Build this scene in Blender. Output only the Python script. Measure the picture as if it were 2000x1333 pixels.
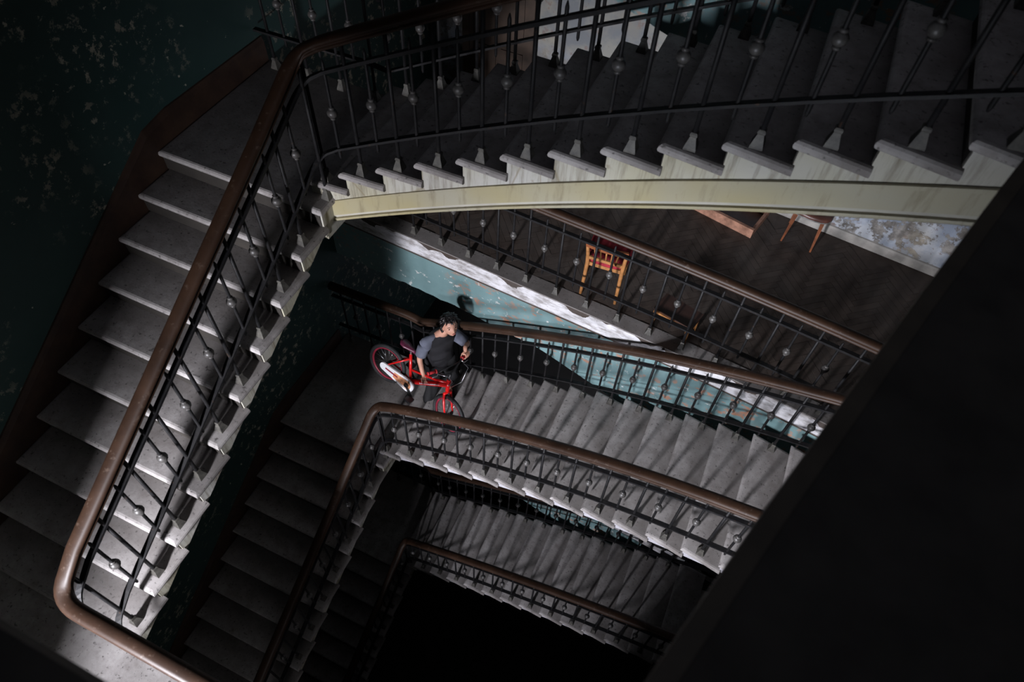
import bpy, bmesh, math, random
from mathutils import Vector, Matrix
random.seed(7)
for o in list(bpy.data.objects):
    bpy.data.objects.remove(o)
SC = bpy.context.scene
COL = SC.collection
V = Vector

# ------------------------------------------------------------------ camera
FPX = 1366.4
cam_d = bpy.data.cameras.new('camera')
cam = bpy.data.objects.new('camera', cam_d)
COL.objects.link(cam)
SC.camera = cam
YAW, PIT, ROL = 0.37769, 0.93675, 0.0668
CAM = V((2.9498, -3.0513, 3.5029))
fw = V((-math.sin(YAW)*math.cos(PIT), math.cos(YAW)*math.cos(PIT), -math.sin(PIT)))
rt0 = fw.cross(V((0, 0, 1))).normalized()
up0 = rt0.cross(fw)
rt = rt0*math.cos(ROL)+up0*math.sin(ROL)
up = -rt0*math.sin(ROL)+up0*math.cos(ROL)
cam.matrix_world = Matrix(((rt.x, up.x, -fw.x, CAM.x), (rt.y, up.y, -fw.y, CAM.y),
                           (rt.z, up.z, -fw.z, CAM.z), (0, 0, 0, 1)))
cam_d.sensor_width = 36
cam_d.lens = FPX/2000*36
cam_d.clip_start = .02
cam_d.dof.use_dof = True
cam_d.dof.focus_distance = 7.6
cam_d.dof.aperture_fstop = 2.2

# ------------------------------------------------------------------ light
SC.view_settings.view_transform = 'Standard'
SC.view_settings.look = 'None'
SC.view_settings.exposure = 0.0
SC.view_settings.gamma = 1.0
world = bpy.data.worlds.new('world')
SC.world = world
world.use_nodes = True
bgn = world.node_tree.nodes['Background']
bgn.inputs[0].default_value = (.82, .84, 1.0, 1)
bgn.inputs[1].default_value = .125          # dim daylight from the skylight over the stairwell


def window_light(name, loc, w, h, power, col):
    l = bpy.data.lights.new(name, 'AREA')
    l.shape = 'RECTANGLE'
    l.size = w
    l.size_y = h
    l.energy = power
    l.color = col
    o = bpy.data.objects.new(name, l)
    COL.objects.link(o)
    o.location = loc
    o.rotation_euler = (math.radians(90), 0, 0)       # faces +Y, into the stairwell
    o.rotation_euler = (math.radians(-90), 0, math.radians(180))
    return o


# daylight from outside, entering by the three windows of the wall under the photographer
WIN = [(1.265, -.18, 1.71, .88), (1.74, -4.3, .96, 2.0), (3.1, .18, .72, 1.2)]     # openings: x, z centre, width, height
window_light('daylight_outside', (1.02, -7.5, .66), .45, 1.72, 2200, (.92, .92, 1.0))
window_light('daylight_outside', (3.2, -7.5, .40), .5, .9, 520, (.84, .89, 1.0))
window_light('daylight_outside', (1.68, -7.9, -3.6), .6, 1.0, 900, (.90, .90, 1.0))

# ------------------------------------------------------------------ constants of the stair
H, H2 = 4.2133, 4.0372
F1 = -2.03
F0 = F1+H
F2 = F1-H
FN = dict(r=.31, h=.152, k=.1478, ph=-.054, z=0, dx=0, dy=0, w=1.33)
FM = dict(r=.3297, h=.1491, k=.1156, ph=-.0946, z=-H, dx=.0088, dy=-.0095, w=1.43)
FT = dict(r=.3188, h=.1637, k=.0312, ph=-.0598, z=-H-H2, dx=-.0465, dy=-.0438, w=1.40)
FU = dict(FN, z=H)
XA, YA, ZA, RA, HA, WA = .2211, -.1316, -.1339, .3199, .1872, 1.5395
XW = XA-WA                      # left wall
NEAR = -2.95                    # near landing edge


def B(F, i, d=0.0, dz=0.0):
    s = (i-1)/12
    b = 4*s*(1-s)
    xx = (i-1)*F['r']
    yy = F['k']*b
    c, q = math.cos(F['ph']), math.sin(F['ph'])
    return V((xx*c-yy*q+F['dx'], xx*q+yy*c+F['dy']+d, F['z']+(i-1)*F['h']+dz))


def Bix(F, x):
    lo, hi = -6.0, 20.0
    for _ in range(40):
        m = (lo+hi)/2
        if B(F, m).x < x:
            lo = m
        else:
            hi = m
    return lo


def A(j, zo=0.0, dz=0.0, x=XA):
    return V((x, YA-(j-1)*RA, ZA-(j-1)*HA+zo+dz))


# ------------------------------------------------------------------ materials
MATS = {}


class NT:
    def __init__(s, name):
        s.m = bpy.data.materials.new(name)
        s.m.use_nodes = True
        s.t = s.m.node_tree
        s.b = s.t.nodes['Principled BSDF']
        s.geo = s.t.nodes.new('ShaderNodeNewGeometry')

    def n(s, k, **kw):
        nd = s.t.nodes.new(k)
        for a, v in kw.items():
            setattr(nd, a, v)
        return nd

    def l(s, a, b):
        s.t.links.new(a, b)

    def pos(s, scale=(1, 1, 1)):
        mp = s.n('ShaderNodeMapping')
        mp.inputs['Scale'].default_value = scale
        s.l(s.geo.outputs['Position'], mp.inputs['Vector'])
        return mp.outputs[0]

    def noise(s, scale, detail=5, rough=.6, stretch=(1, 1, 1), off=0):
        nd = s.n('ShaderNodeTexNoise')
        nd.inputs['Scale'].default_value = scale
        nd.inputs['Detail'].default_value = detail
        nd.inputs['Roughness'].default_value = rough
        mp = s.n('ShaderNodeMapping')
        mp.inputs['Scale'].default_value = stretch
        mp.inputs['Location'].default_value = (off, off*.7, off*1.3)
        s.l(s.geo.outputs['Position'], mp.inputs['Vector'])
        s.l(mp.outputs[0], nd.inputs['Vector'])
        return nd.outputs['Fac']

    def ramp(s, f, a, b):
        mr = s.n('ShaderNodeMapRange')
        mr.clamp = True
        mr.inputs['From Min'].default_value = a
        mr.inputs['From Max'].default_value = b
        s.l(f, mr.inputs['Value'])
        return mr.outputs[0]

    def mul(s, a, b):
        m = s.n('ShaderNodeMath', operation='MULTIPLY')
        for k, v in enumerate((a, b)):
            if isinstance(v, (int, float)):
                m.inputs[k].default_value = v
            else:
                s.l(v, m.inputs[k])
        return m.outputs[0]

    def mix(s, fac, a, b):
        m = s.n('ShaderNodeMix', data_type='RGBA')
        for k, v in ((0, fac), (6, a), (7, b)):
            if isinstance(v, (int, float)):
                m.inputs[k].default_value = v
            elif isinstance(v, tuple):
                m.inputs[k].default_value = v+(1,) if len(v) == 3 else v
            else:
                s.l(v, m.inputs[k])
        return m.outputs[2]

    def bump(s, f, strength=.3, dist=.01):
        b = s.n('ShaderNodeBump')
        b.inputs['Strength'].default_value = strength
        b.inputs['Distance'].default_value = dist
        s.l(f, b.inputs['Height'])
        s.l(b.outputs[0], s.b.inputs['Normal'])

    def done(s, col, rough=.8, metal=0.0, spec=.5):
        if isinstance(col, tuple):
            s.b.inputs['Base Color'].default_value = col+(1,)
        else:
            s.l(col, s.b.inputs['Base Color'])
        s.b.inputs['Roughness'].default_value = rough
        s.b.inputs['Metallic'].default_value = metal
        s.b.inputs['Specular IOR Level'].default_value = spec
        MATS[s.m.name] = s.m
        return s.m


def simple(name, col, rough=.6, metal=0.0, spec=.5, var=.25, scale=6):
    t = NT(name)
    f = t.noise(scale, 4)
    d = tuple(c*(1-var) for c in col)
    u = tuple(min(1, c*(1+var)) for c in col)
    return t.done(t.mix(t.ramp(f, .3, .7), d, u), rough, metal, spec)


def m_tread():
    t = NT('worn_stone_tread')
    f = t.ramp(t.noise(2.2, 6, .65), .3, .72)
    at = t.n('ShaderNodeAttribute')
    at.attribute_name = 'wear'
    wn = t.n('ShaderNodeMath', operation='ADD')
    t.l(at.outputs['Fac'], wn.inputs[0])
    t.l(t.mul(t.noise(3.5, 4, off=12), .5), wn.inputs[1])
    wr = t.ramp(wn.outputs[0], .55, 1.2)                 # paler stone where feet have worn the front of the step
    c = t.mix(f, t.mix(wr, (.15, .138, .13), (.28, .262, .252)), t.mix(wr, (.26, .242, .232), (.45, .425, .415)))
    mo = t.ramp(t.noise(9, 6, .72, off=31), .42, .66)
    c = t.mix(t.mul(mo, .42), c, (.115, .098, .09))
    g = t.ramp(t.noise(34, 3, .6, off=3), .60, .70)
    c = t.mix(t.mul(g, .75), c, (.045, .04, .038))
    w = t.ramp(t.noise(5.5, 4, .6, off=9), .56, .7)
    c = t.mix(t.mul(w, .45), c, (.14, .12, .11))
    t.bump(t.noise(60, 4), .25, .004)
    return t.done(c, .78, spec=.35)


def m_cream():
    t = NT('old_cream_paint')
    f = t.ramp(t.noise(1.1, 3), .35, .65)
    c = t.mix(f, (.38, .355, .25), (.44, .43, .40))
    s = t.ramp(t.noise(1, 5, .7, stretch=(22, 22, 1.8)), .47, .72)
    c = t.mix(t.mul(s, .8), c, (.12, .10, .06))
    g = t.ramp(t.noise(9, 4, .6, off=4), .62, .74)
    c = t.mix(t.mul(g, .7), c, (.16, .12, .06))
    v = t.n('ShaderNodeTexVoronoi', feature='DISTANCE_TO_EDGE')
    v.inputs['Scale'].default_value = 1.7
    t.l(t.pos((1, 1, .45)), v.inputs['Vector'])
    k = t.ramp(v.outputs['Distance'], .012, .002)
    c = t.mix(t.mul(k, .55), c, (.2, .16, .09))
    t.bump(t.noise(40, 3), .2, .003)
    return t.done(c, .7, spec=.3)


def m_string():
    t = NT('cream_string_paint')
    f = t.ramp(t.noise(.8, 3, off=2), .38, .62)
    c = t.mix(f, (.33, .285, .15), (.33, .315, .25))
    s = t.ramp(t.noise(1, 5, .7, stretch=(16, 16, 2.0), off=6), .54, .74)
    c = t.mix(t.mul(s, .6), c, (.14, .11, .06))
    g = t.ramp(t.noise(6, 4, .6, off=14), .67, .76)
    c = t.mix(t.mul(g, .8), c, (.17, .11, .06))
    return t.done(c, .6, spec=.4)


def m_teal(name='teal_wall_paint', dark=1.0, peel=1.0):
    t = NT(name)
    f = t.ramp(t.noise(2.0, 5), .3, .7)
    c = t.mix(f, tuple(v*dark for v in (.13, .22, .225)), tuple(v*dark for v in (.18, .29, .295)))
    o = t.mul(t.ramp(t.noise(7, 5, .7, stretch=(1, 1, 1.6), off=1), .54, .60),
              t.ramp(t.noise(.85, 2, off=21), .43, .56))
    c = t.mix(t.mul(o, .85*peel), c, (.42, .19, .11))
    w = t.ramp(t.noise(11, 5, .65, off=5), .625, .65)
    c = t.mix(t.mul(w, .9*peel), c, (.60, .60, .58))
    g = t.ramp(t.noise(3, 4, off=8), .58, .72)
    c = t.mix(t.mul(g, .35), c, (.07, .10, .10))
    t.bump(w, .3, .004)
    return t.done(c, .62, spec=.4)


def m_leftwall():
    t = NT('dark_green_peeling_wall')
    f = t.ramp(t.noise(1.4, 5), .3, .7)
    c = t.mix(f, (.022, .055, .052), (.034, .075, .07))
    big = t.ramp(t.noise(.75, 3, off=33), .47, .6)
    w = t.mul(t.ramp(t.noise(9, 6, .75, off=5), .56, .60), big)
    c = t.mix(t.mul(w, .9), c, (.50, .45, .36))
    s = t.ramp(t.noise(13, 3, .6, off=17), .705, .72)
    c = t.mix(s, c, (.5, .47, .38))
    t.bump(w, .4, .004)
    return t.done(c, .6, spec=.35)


def m_peel():
    t = NT('peeling_blue_plaster')
    f = t.ramp(t.noise(2.6, 6, .65, off=2), .42, .58)
    cl = t.mix(f, (.27, .31, .38), (.43, .45, .48))
    ch_ = t.mix(f, (.17, .18, .19), (.25, .245, .22))
    sx = t.n('ShaderNodeSeparateXYZ')
    t.l(t.geo.outputs['Position'], sx.inputs[0])
    low = t.ramp(sx.outputs['Z'], -1.0, -1.35)          # plaster has come off near the floor only
    c = t.mix(low, ch_, cl)
    g = t.mul(t.ramp(t.noise(4.6, 7, .72, off=11), .50, .54), low)
    c = t.mix(g, c, t.mix(t.ramp(t.noise(9, 5, .7, off=51), .4, .6), (.12, .11, .10), (.27, .255, .235)))
    b = t.ramp(t.noise(8, 5, .7, off=7), .60, .64)
    c = t.mix(t.mul(b, .8), c, (.19, .14, .13))
    y = t.ramp(t.noise(1.3, 3, off=41), .56, .66)
    c = t.mix(t.mul(y, .25), c, (.42, .34, .20))
    t.bump(g, .5, .006)
    return t.done(c, .8)


def m_plaster():
    t = NT('broken_white_plaster')
    f = t.ramp(t.noise(5, 6, .7, stretch=(1, 2, 3)), .36, .56)
    c = t.mix(f, (.30, .28, .27), (.66, .65, .67))
    g = t.ramp(t.noise(15, 6, .75, stretch=(.4, 1, 1.3), off=3), .60, .70)
    c = t.mix(t.mul(g, .85), c, (.13, .10, .09))
    t.bump(t.noise(26, 5, .7, stretch=(.5, 1, 1)), .5, .006)
    return t.done(c, .85)


def m_iron():
    t = NT('dark_wrought_iron')
    f = t.ramp(t.noise(14, 5, .7), .35, .75)
    c = t.mix(f, (.005, .005, .006), (.017, .016, .016))
    r = t.ramp(t.noise(30, 3, .6, off=4), .66, .74)
    c = t.mix(t.mul(r, .6), c, (.08, .04, .02))
    return t.done(c, .58, spec=.28)


def m_foot():
    t = NT('worn_iron_foot')
    f = t.ramp(t.noise(18, 4, .7), .35, .7)
    return t.done(t.mix(f, (.03, .027, .024), (.10, .095, .08)), .6)


def m_knob():
    t = NT('worn_iron_ball')
    f = t.ramp(t.noise(30, 4, .7), .3, .7)
    return t.done(t.mix(f, (.035, .032, .03), (.10, .095, .09)), .42, spec=.5)


def m_rail():
    t = NT('dark_polished_wood_rail')
    f = t.ramp(t.noise(3, 5, .65, stretch=(1, 1, 1)), .3, .7)
    c = t.mix(f, (.018, .008, .004), (.05, .025, .014))
    g = t.ramp(t.noise(45, 4, .7, stretch=(.4, .4, .4), off=2), .6, .7)
    c = t.mix(t.mul(g, .5), c, (.12, .085, .065))
    t.bump(t.noise(70, 3), .15, .002)
    return t.done(c, .5, spec=.32)


def m_skirt():
    t = NT('dark_brown_skirting_wood')
    f = t.ramp(t.noise(6, 5), .3, .7)
    return t.done(t.mix(f, (.024, .011, .007), (.06, .031, .018)), .65)


def m_parquet(name, rnd):
    t = NT(name)
    f = t.ramp(t.noise(9, 5, .65), .3, .7)
    c = t.mix(f, (.029, .020, .016), (.072, .054, .044))
    oi = t.n('ShaderNodeObjectInfo')
    r = oi.outputs['Random'] if rnd else t.geo.outputs['Random Per Island']
    c = t.mix(t.mul(r, .55), c, (.09, .067, .055))
    d = t.ramp(t.noise(1.6, 5, .6, off=6), .45, .65)
    c = t.mix(t.mul(d, .5), c, (.085, .075, .068))
    t.bump(t.noise(50, 3), .2, .002)
    return t.done(c, .7, spec=.35)


m_tread(); m_cream(); m_string(); m_teal(); m_leftwall(); m_peel(); m_plaster()
m_iron(); m_foot(); m_knob(); m_rail(); m_skirt()
m_parquet('parquet_wood', True); m_parquet('parquet_wood_far', False)
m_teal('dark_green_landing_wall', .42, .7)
simple('whitewashed_cheek', (.40, .39, .42), .8, var=.15, scale=9)
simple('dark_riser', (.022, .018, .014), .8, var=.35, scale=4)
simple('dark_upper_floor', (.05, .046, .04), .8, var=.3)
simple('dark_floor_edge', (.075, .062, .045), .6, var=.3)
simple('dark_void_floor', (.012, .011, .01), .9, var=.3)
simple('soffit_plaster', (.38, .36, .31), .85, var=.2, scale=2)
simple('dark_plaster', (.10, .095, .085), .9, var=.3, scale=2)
simple('grey_baseboard', (.36, .34, .31), .7, var=.3, scale=5)
simple('door_wood', (.05, .032, .022), .5, var=.35, scale=5)
simple('orange_wood', (.33, .145, .048), .45, var=.3, scale=18)
simple('brown_red_wood', (.20, .06, .02), .45, var=.35, scale=14)
simple('raw_wood', (.34, .17, .11), .7, var=.3, scale=20)
simple('dark_seat', (.045, .022, .017), .4, var=.3, scale=9)
simple('brown_leatherette', (.085, .035, .026), .38, var=.25, scale=8)
simple('metal_trim', (.45, .44, .42), .35, metal=.7, var=.4, scale=30)
simple('red_fabric', (.26, .008, .02), .85, var=.3, scale=20)
simple('red_paint', (.62, .012, .012), .22, spec=.7, var=.1)
simple('red_rim', (.26, .02, .04), .4, var=.25)
simple('tyre_rubber', (.014, .014, .015), .7, var=.3, scale=40)
simple('black_plastic', (.012, .012, .013), .4, var=.2)
simple('white_plastic', (.80, .80, .82), .35, var=.06)
simple('orange_print', (.72, .32, .16), .4, var=.35, scale=60)
simple('silver', (.62, .62, .64), .25, metal=.9, var=.1)
simple('red_grip', (.42, .02, .025), .6, var=.2)
simple('pink_saddle', (.10, .015, .04), .35, spec=.7, var=.4, scale=25)
simple('skin', (.52, .27, .19), .5, spec=.4, var=.08, scale=20)
simple('lips', (.36, .12, .10), .5, var=.1)
simple('eye_dark', (.015, .01, .008), .2, var=.1)
simple('eye_white', (.6, .58, .55), .3, var=.05)
simple('hair_black', (.010, .008, .008), .35, spec=.5, var=.4, scale=60)
simple('black_cotton', (.008, .0075, .010), .9, var=.25, scale=12)
simple('grey_cotton', (.115, .125, .165), .92, var=.12, scale=14)
simple('black_trouser', (.009, .009, .010), .9, var=.2)
simple('shoe_black', (.02, .02, .02), .6, var=.2)
simple('window_frame_paint', (.5, .48, .42), .6, var=.2)

# ------------------------------------------------------------------ mesh helpers


def mesh(name, verts, faces, smooth=False):
    me = bpy.data.meshes.new(name)
    me.from_pydata([tuple(v) for v in verts], [], faces)
    me.validate(verbose=False)
    bm = bmesh.new()
    bm.from_mesh(me)
    bmesh.ops.recalc_face_normals(bm, faces=bm.faces)
    bm.to_mesh(me)
    bm.free()
    if smooth:
        for p in me.polygons:
            p.use_smooth = True
    return me


def tread(name, c, thick, mat, parent=None):
    vs, fs = tread_mesh(c, thick)
    if parent is not None:
        vs = rel(vs, parent)
    me = mesh(name, vs, fs)
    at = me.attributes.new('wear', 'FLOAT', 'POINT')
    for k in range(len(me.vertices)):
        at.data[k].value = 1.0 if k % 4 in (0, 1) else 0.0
    return obj(name, me, mat, parent)


def obj(name, me, mat, parent=None, loc=None):
    o = bpy.data.objects.new(name, me)
    if me and mat and not len(me.materials):
        me.materials.append(MATS[mat])
    COL.objects.link(o)
    if parent:
        o.parent = parent
    if loc is not None:
        o.location = loc
    return o


def thing(name, loc, label, cat, group=None):
    o = bpy.data.objects.new(name, None)
    o.empty_display_size = .1
    COL.objects.link(o)
    o.location = loc
    return tag(o, label, cat, group)


def tag(o, label, cat, group=None):
    o['label'] = label
    o['category'] = cat
    if group:
        o['group'] = group
    return o


def struct(o, label=None):
    o['kind'] = 'structure'
    if label:
        o['label'] = label
    return o


def rel(verts, o):
    """world vertices -> coordinates of the (unrotated) parent o"""
    if o is None:
        return verts
    L = o.location
    if o.parent:
        L = L+o.parent.location
    return [V(v)-L for v in verts]


class MB:
    def __init__(s):
        s.v = []
        s.f = []

    def add(s, verts, faces):
        n = len(s.v)
        s.v += [V(v) for v in verts]
        s.f += [tuple(i+n for i in f) for f in faces]
        return s

    def box(s, a, b):
        (x0, y0, z0), (x1, y1, z1) = a, b
        return s.add([(x0, y0, z0), (x1, y0, z0), (x1, y1, z0), (x0, y1, z0),
                      (x0, y0, z1), (x1, y0, z1), (x1, y1, z1), (x0, y1, z1)], BOXF)

    def bar(s, p, q, w, h, upv=(0, 0, 1), w2=None, h2=None):
        p, q = V(p), V(q)
        d = (q-p).normalized()
        u = V(upv)
        if abs(d.dot(u)) > .98:
            u = V((1, 0, 0))
        l = d.cross(u).normalized()
        u = l.cross(d)
        w2 = w if w2 is None else w2
        h2 = h if h2 is None else h2
        vs = []
        for P, a, b in ((p, w, h), (q, w2, h2)):
            vs += [P-l*a/2-u*b/2, P+l*a/2-u*b/2, P+l*a/2+u*b/2, P-l*a/2+u*b/2]
        return s.add(vs, BOXF)

    def tube(s, pts, rad, n=8, cap=True):
        pts = [V(q) for q in pts]
        rr = rad if isinstance(rad, (list, tuple)) else [rad]*len(pts)
        vs, fs = [], []
        ref = V((.123, .3, .95))
        for k, P in enumerate(pts):
            d = (pts[min(k+1, len(pts)-1)]-pts[max(k-1, 0)]).normalized()
            if abs(d.dot(ref)) > .97:
                ref = V((1, .1, 0))
            a = d.cross(ref).normalized()
            b = a.cross(d)
            for j in range(n):
                t = 2*math.pi*j/n
                vs.append(P+(a*math.cos(t)+b*math.sin(t))*rr[k])
        for k in range(len(pts)-1):
            for j in range(n):
                fs.append((k*n+j, k*n+(j+1) % n, (k+1)*n+(j+1) % n, (k+1)*n+j))
        if cap:
            fs.append(tuple(range(n))[::-1])
            fs.append(tuple((len(pts)-1)*n+j for j in range(n)))
        return s.add(vs, fs)

    def ball(s, c, r, nu=10, nv=7, sc=(1, 1, 1)):
        c = V(c)
        vs, fs = [], []
        for i in range(nv+1):
            t = math.pi*i/nv
            for j in range(nu):
                f = 2*math.pi*j/nu
                vs.append(c+V((math.sin(t)*math.cos(f)*r*sc[0], math.sin(t)*math.sin(f)*r*sc[1], math.cos(t)*r*sc[2])))
        for i in range(nv):
            for j in range(nu):
                fs.append((i*nu+j, i*nu+(j+1) % nu, (i+1)*nu+(j+1) % nu, (i+1)*nu+j))
        return s.add(vs, fs)

    def prism(s, poly, z0, z1):
        n = len(poly)
        vs = [(x, y, z0) for x, y in poly]+[(x, y, z1) for x, y in poly]
        fs = [tuple(range(n))[::-1], tuple(range(n, 2*n))]
        fs += [(k, (k+1) % n, n+(k+1) % n, n+k) for k in range(n)]
        return s.add(vs, fs)

    def torus(s, c, R, r, nu=36, nv=8, axis='y', sq=1.0):
        c = V(c)
        vs, fs = [], []
        for i in range(nu):
            t = 2*math.pi*i/nu
            for j in range(nv):
                f = 2*math.pi*j/nv
                rr = R+r*math.cos(f)
                h = r*sq*math.sin(f)
                vs.append(c+V((rr*math.cos(t), h, rr*math.sin(t))))
        for i in range(nu):
            for j in range(nv):
                fs.append((i*nv+j, ((i+1) % nu)*nv+j, ((i+1) % nu)*nv+(j+1) % nv, i*nv+(j+1) % nv))
        return s.add(vs, fs)

    def build(s, name, mat, parent=None, smooth=False, world_coords=True, M=None):
        vs = s.v
        if M is not None:
            vs = [M @ v for v in vs]
        if parent is not None and world_coords:
            vs = rel(vs, parent)
        return obj(name, mesh(name, vs, s.f, smooth), mat, parent)


BOXF = [(0, 3, 2, 1), (4, 5, 6, 7), (0, 1, 5, 4), (1, 2, 6, 5), (2, 3, 7, 6), (3, 0, 4, 7)]


def sweep(path, prof, closed_prof=True):
    """profile points (lateral to the left of travel, vertical) swept along a path, kept upright"""
    mb = MB()
    n = len(prof)
    vs, fs = [], []
    for k, P in enumerate(path):
        a = path[max(k-1, 0)]
        b = path[min(k+1, len(path)-1)]
        T = V((b.x-a.x, b.y-a.y, 0)).normalized()
        L = V((-T.y, T.x, 0))
        for d, v in prof:
            vs.append(P+L*d+V((0, 0, v)))
    for k in range(len(path)-1):
        for j in range(n):
            fs.append((k*n+j, k*n+(j+1) % n, (k+1)*n+(j+1) % n, (k+1)*n+j))
    fs.append(tuple(range(n))[::-1])
    fs.append(tuple((len(path)-1)*n+j for j in range(n)))
    return mb.add(vs, fs)


def fillet(pts, radii, n=7):
    """round the inner corners of a polyline"""
    out = [V(pts[0])]
    for k in range(1, len(pts)-1):
        P = V(pts[k])
        r = radii.get(k, 0)
        if r <= 0:
            out.append(P)
            continue
        a = V(pts[k-1])-P
        b = V(pts[k+1])-P
        ra = min(r, a.length*.49)
        rb = min(r, b.length*.49)
        p0 = P+a.normalized()*ra
        p2 = P+b.normalized()*rb
        for q in range(n+1):
            t = q/n
            out.append(p0*(1-t)**2+P*2*t*(1-t)+p2*t*t)
    out.append(V(pts[-1]))
    return out


HALF = [(0, .045), (.022, .044), (.038, .037), (.049, .022), (.051, .008), (.043, -.003), (.037, -.008),
        (.039, -.016), (.045, -.022), (.045, -.032), (.036, -.040), (.024, -.045)]
RAILP = HALF+[(-x, y) for x, y in HALF[::-1] if x > 0]
UPBAR = [(-.02, -.012), (.02, -.012), (.02, .012), (-.02, .012)]
LOBAR = [(-.022, -.009), (.022, -.009), (.022, .009), (-.022, .009)]

# shared baluster meshes
_bal = {}


def bal_mesh(kind, h):
    k = (kind, round(h, 2))
    if k not in _bal:
        m = MB()
        if kind == 'main':
            m.tube([(0, 0, .06), (0, 0, h)], .0135, 7)
        else:
            m.tube([(0, 0, 0), (0, 0, .02), (0, 0, h-.03), (0, 0, h)], [.006, .0115, .0115, .004], 7)
        _bal[k] = mesh('baluster', m.v, m.f, True)
        _bal[k].materials.append(MATS['dark_wrought_iron'])
    return _bal[k]


def foot_mesh():
    if 'foot' not in _bal:
        m = MB()
        a, b, c = .033, .016, .019
        vs = []
        for r, z in ((a, 0), (a, .012), (b, .075), (c, .08), (c, .092), (.015, .1)):
            vs += [(-r, -r, z), (r, -r, z), (r, r, z), (-r, r, z)]
        fs = [(3, 2, 1, 0), (20, 21, 22, 23)]
        for k in range(5):
            for j in range(4):
                fs.append((k*4+j, k*4+(j+1) % 4, k*4+4+(j+1) % 4, k*4+4+j))
        m.add(vs, fs)
        _bal['foot'] = mesh('foot', m.v, m.f)
        _bal['foot'].materials.append(MATS['worn_iron_foot'])
    return _bal['foot']


def knob_mesh():
    if 'knob' not in _bal:
        m = MB()
        m.ball((0, 0, 0), .036, 12, 8, (1, 1, .95))
        m.tube([(0, 0, -.045), (0, 0, -.032)], .02, 8)
        m.tube([(0, 0, .032), (0, 0, .045)], .02, 8)
        _bal['knob'] = mesh('knob', m.v, m.f, True)
        _bal['knob'].materials.append(MATS['worn_iron_ball'])
    return _bal['knob']


def baluster(parent, base, kind, h, knob_z=0.0):
    o = bpy.data.objects.new('baluster', bal_mesh(kind, h))
    COL.objects.link(o)
    o.parent = parent
    o.location = V(base)-parent.location
    if kind == 'main':
        c = bpy.data.objects.new('foot', foot_mesh())
    else:
        c = bpy.data.objects.new('knob', knob_mesh())
        c.location = (0, 0, knob_z)
    COL.objects.link(c)
    c.parent = o
    return o


def railing(label, path, mains, knobs, lo=.17, up=.765, rail_h=.955, group=None, cut=None):
    """path: list of points on the pitch line; mains: list of (base, height); knobs: list of points on the pitch line"""
    R = thing('stair_railing', V((path[0].x, path[0].y, path[0].z)), label, 'railing', group)
    off = lambda d: [p+V((0, 0, d)) for p in path]
    sweep(off(rail_h), RAILP).build('handrail', 'dark_polished_wood_rail', R, True)
    sweep(off(up), UPBAR).build('upper_bar', 'dark_wrought_iron', R)
    sweep(off(lo), LOBAR).build('lower_bar', 'dark_wrought_iron', R)
    for b, h in mains:
        baluster(R, b, 'main', h)
    for b in knobs:
        baluster(R, b+V((0, 0, .085)), 'knob', .765, .375)
    return R


# ------------------------------------------------------------------ stair flights
def tread_mesh(c, thick, rnd_back=False):
    """c: front-inner, front-outer, back-outer, back-inner plan corners at the tread top (z equal); rounded nosing on
    the front and both ends"""
    fi, fo, bo, bi = [V(q) for q in c]
    f = ((bi-fi).normalized(), (fo-fi).normalized())
    vs, fs = [], []
    R = thick/2
    rings = []
    for k in range(7):
        t = math.pi*k/6
        e = R*(1-math.sin(t))
        z = R*(math.cos(t)-1)
        rings.append((e, z))
    rings = [(R*1.0, 0.0)]+rings[1:6]+[(R*1.0, -thick)]
    for e, z in rings:
        dz = V((0, 0, z))
        vs += [fi+f[0]*e+f[1]*e+dz, fo+f[0]*e-f[1]*e+dz, bo-f[1]*e+dz, bi+f[1]*e+dz]
    n = len(rings)
    fs.append((0, 1, 2, 3))
    fs.append(tuple((n-1)*4+j for j in (3, 2, 1, 0)))
    for k in range(n-1):
        for j in range(4):
            fs.append((k*4+j, k*4+(j+1) % 4, k*4+4+(j+1) % 4, k*4+4+j))
    return vs, fs


TH = .058
STRP = [(0, -.262), (.012, -.262), (.012, -.285), (.004, -.290), (.004, -.412), (-.004, -.418), (-.004, -.432),
        (.018, -.436), (.02, -.452), (.012, -.462), (-.02, -.462), (-.02, -.262)]


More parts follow.
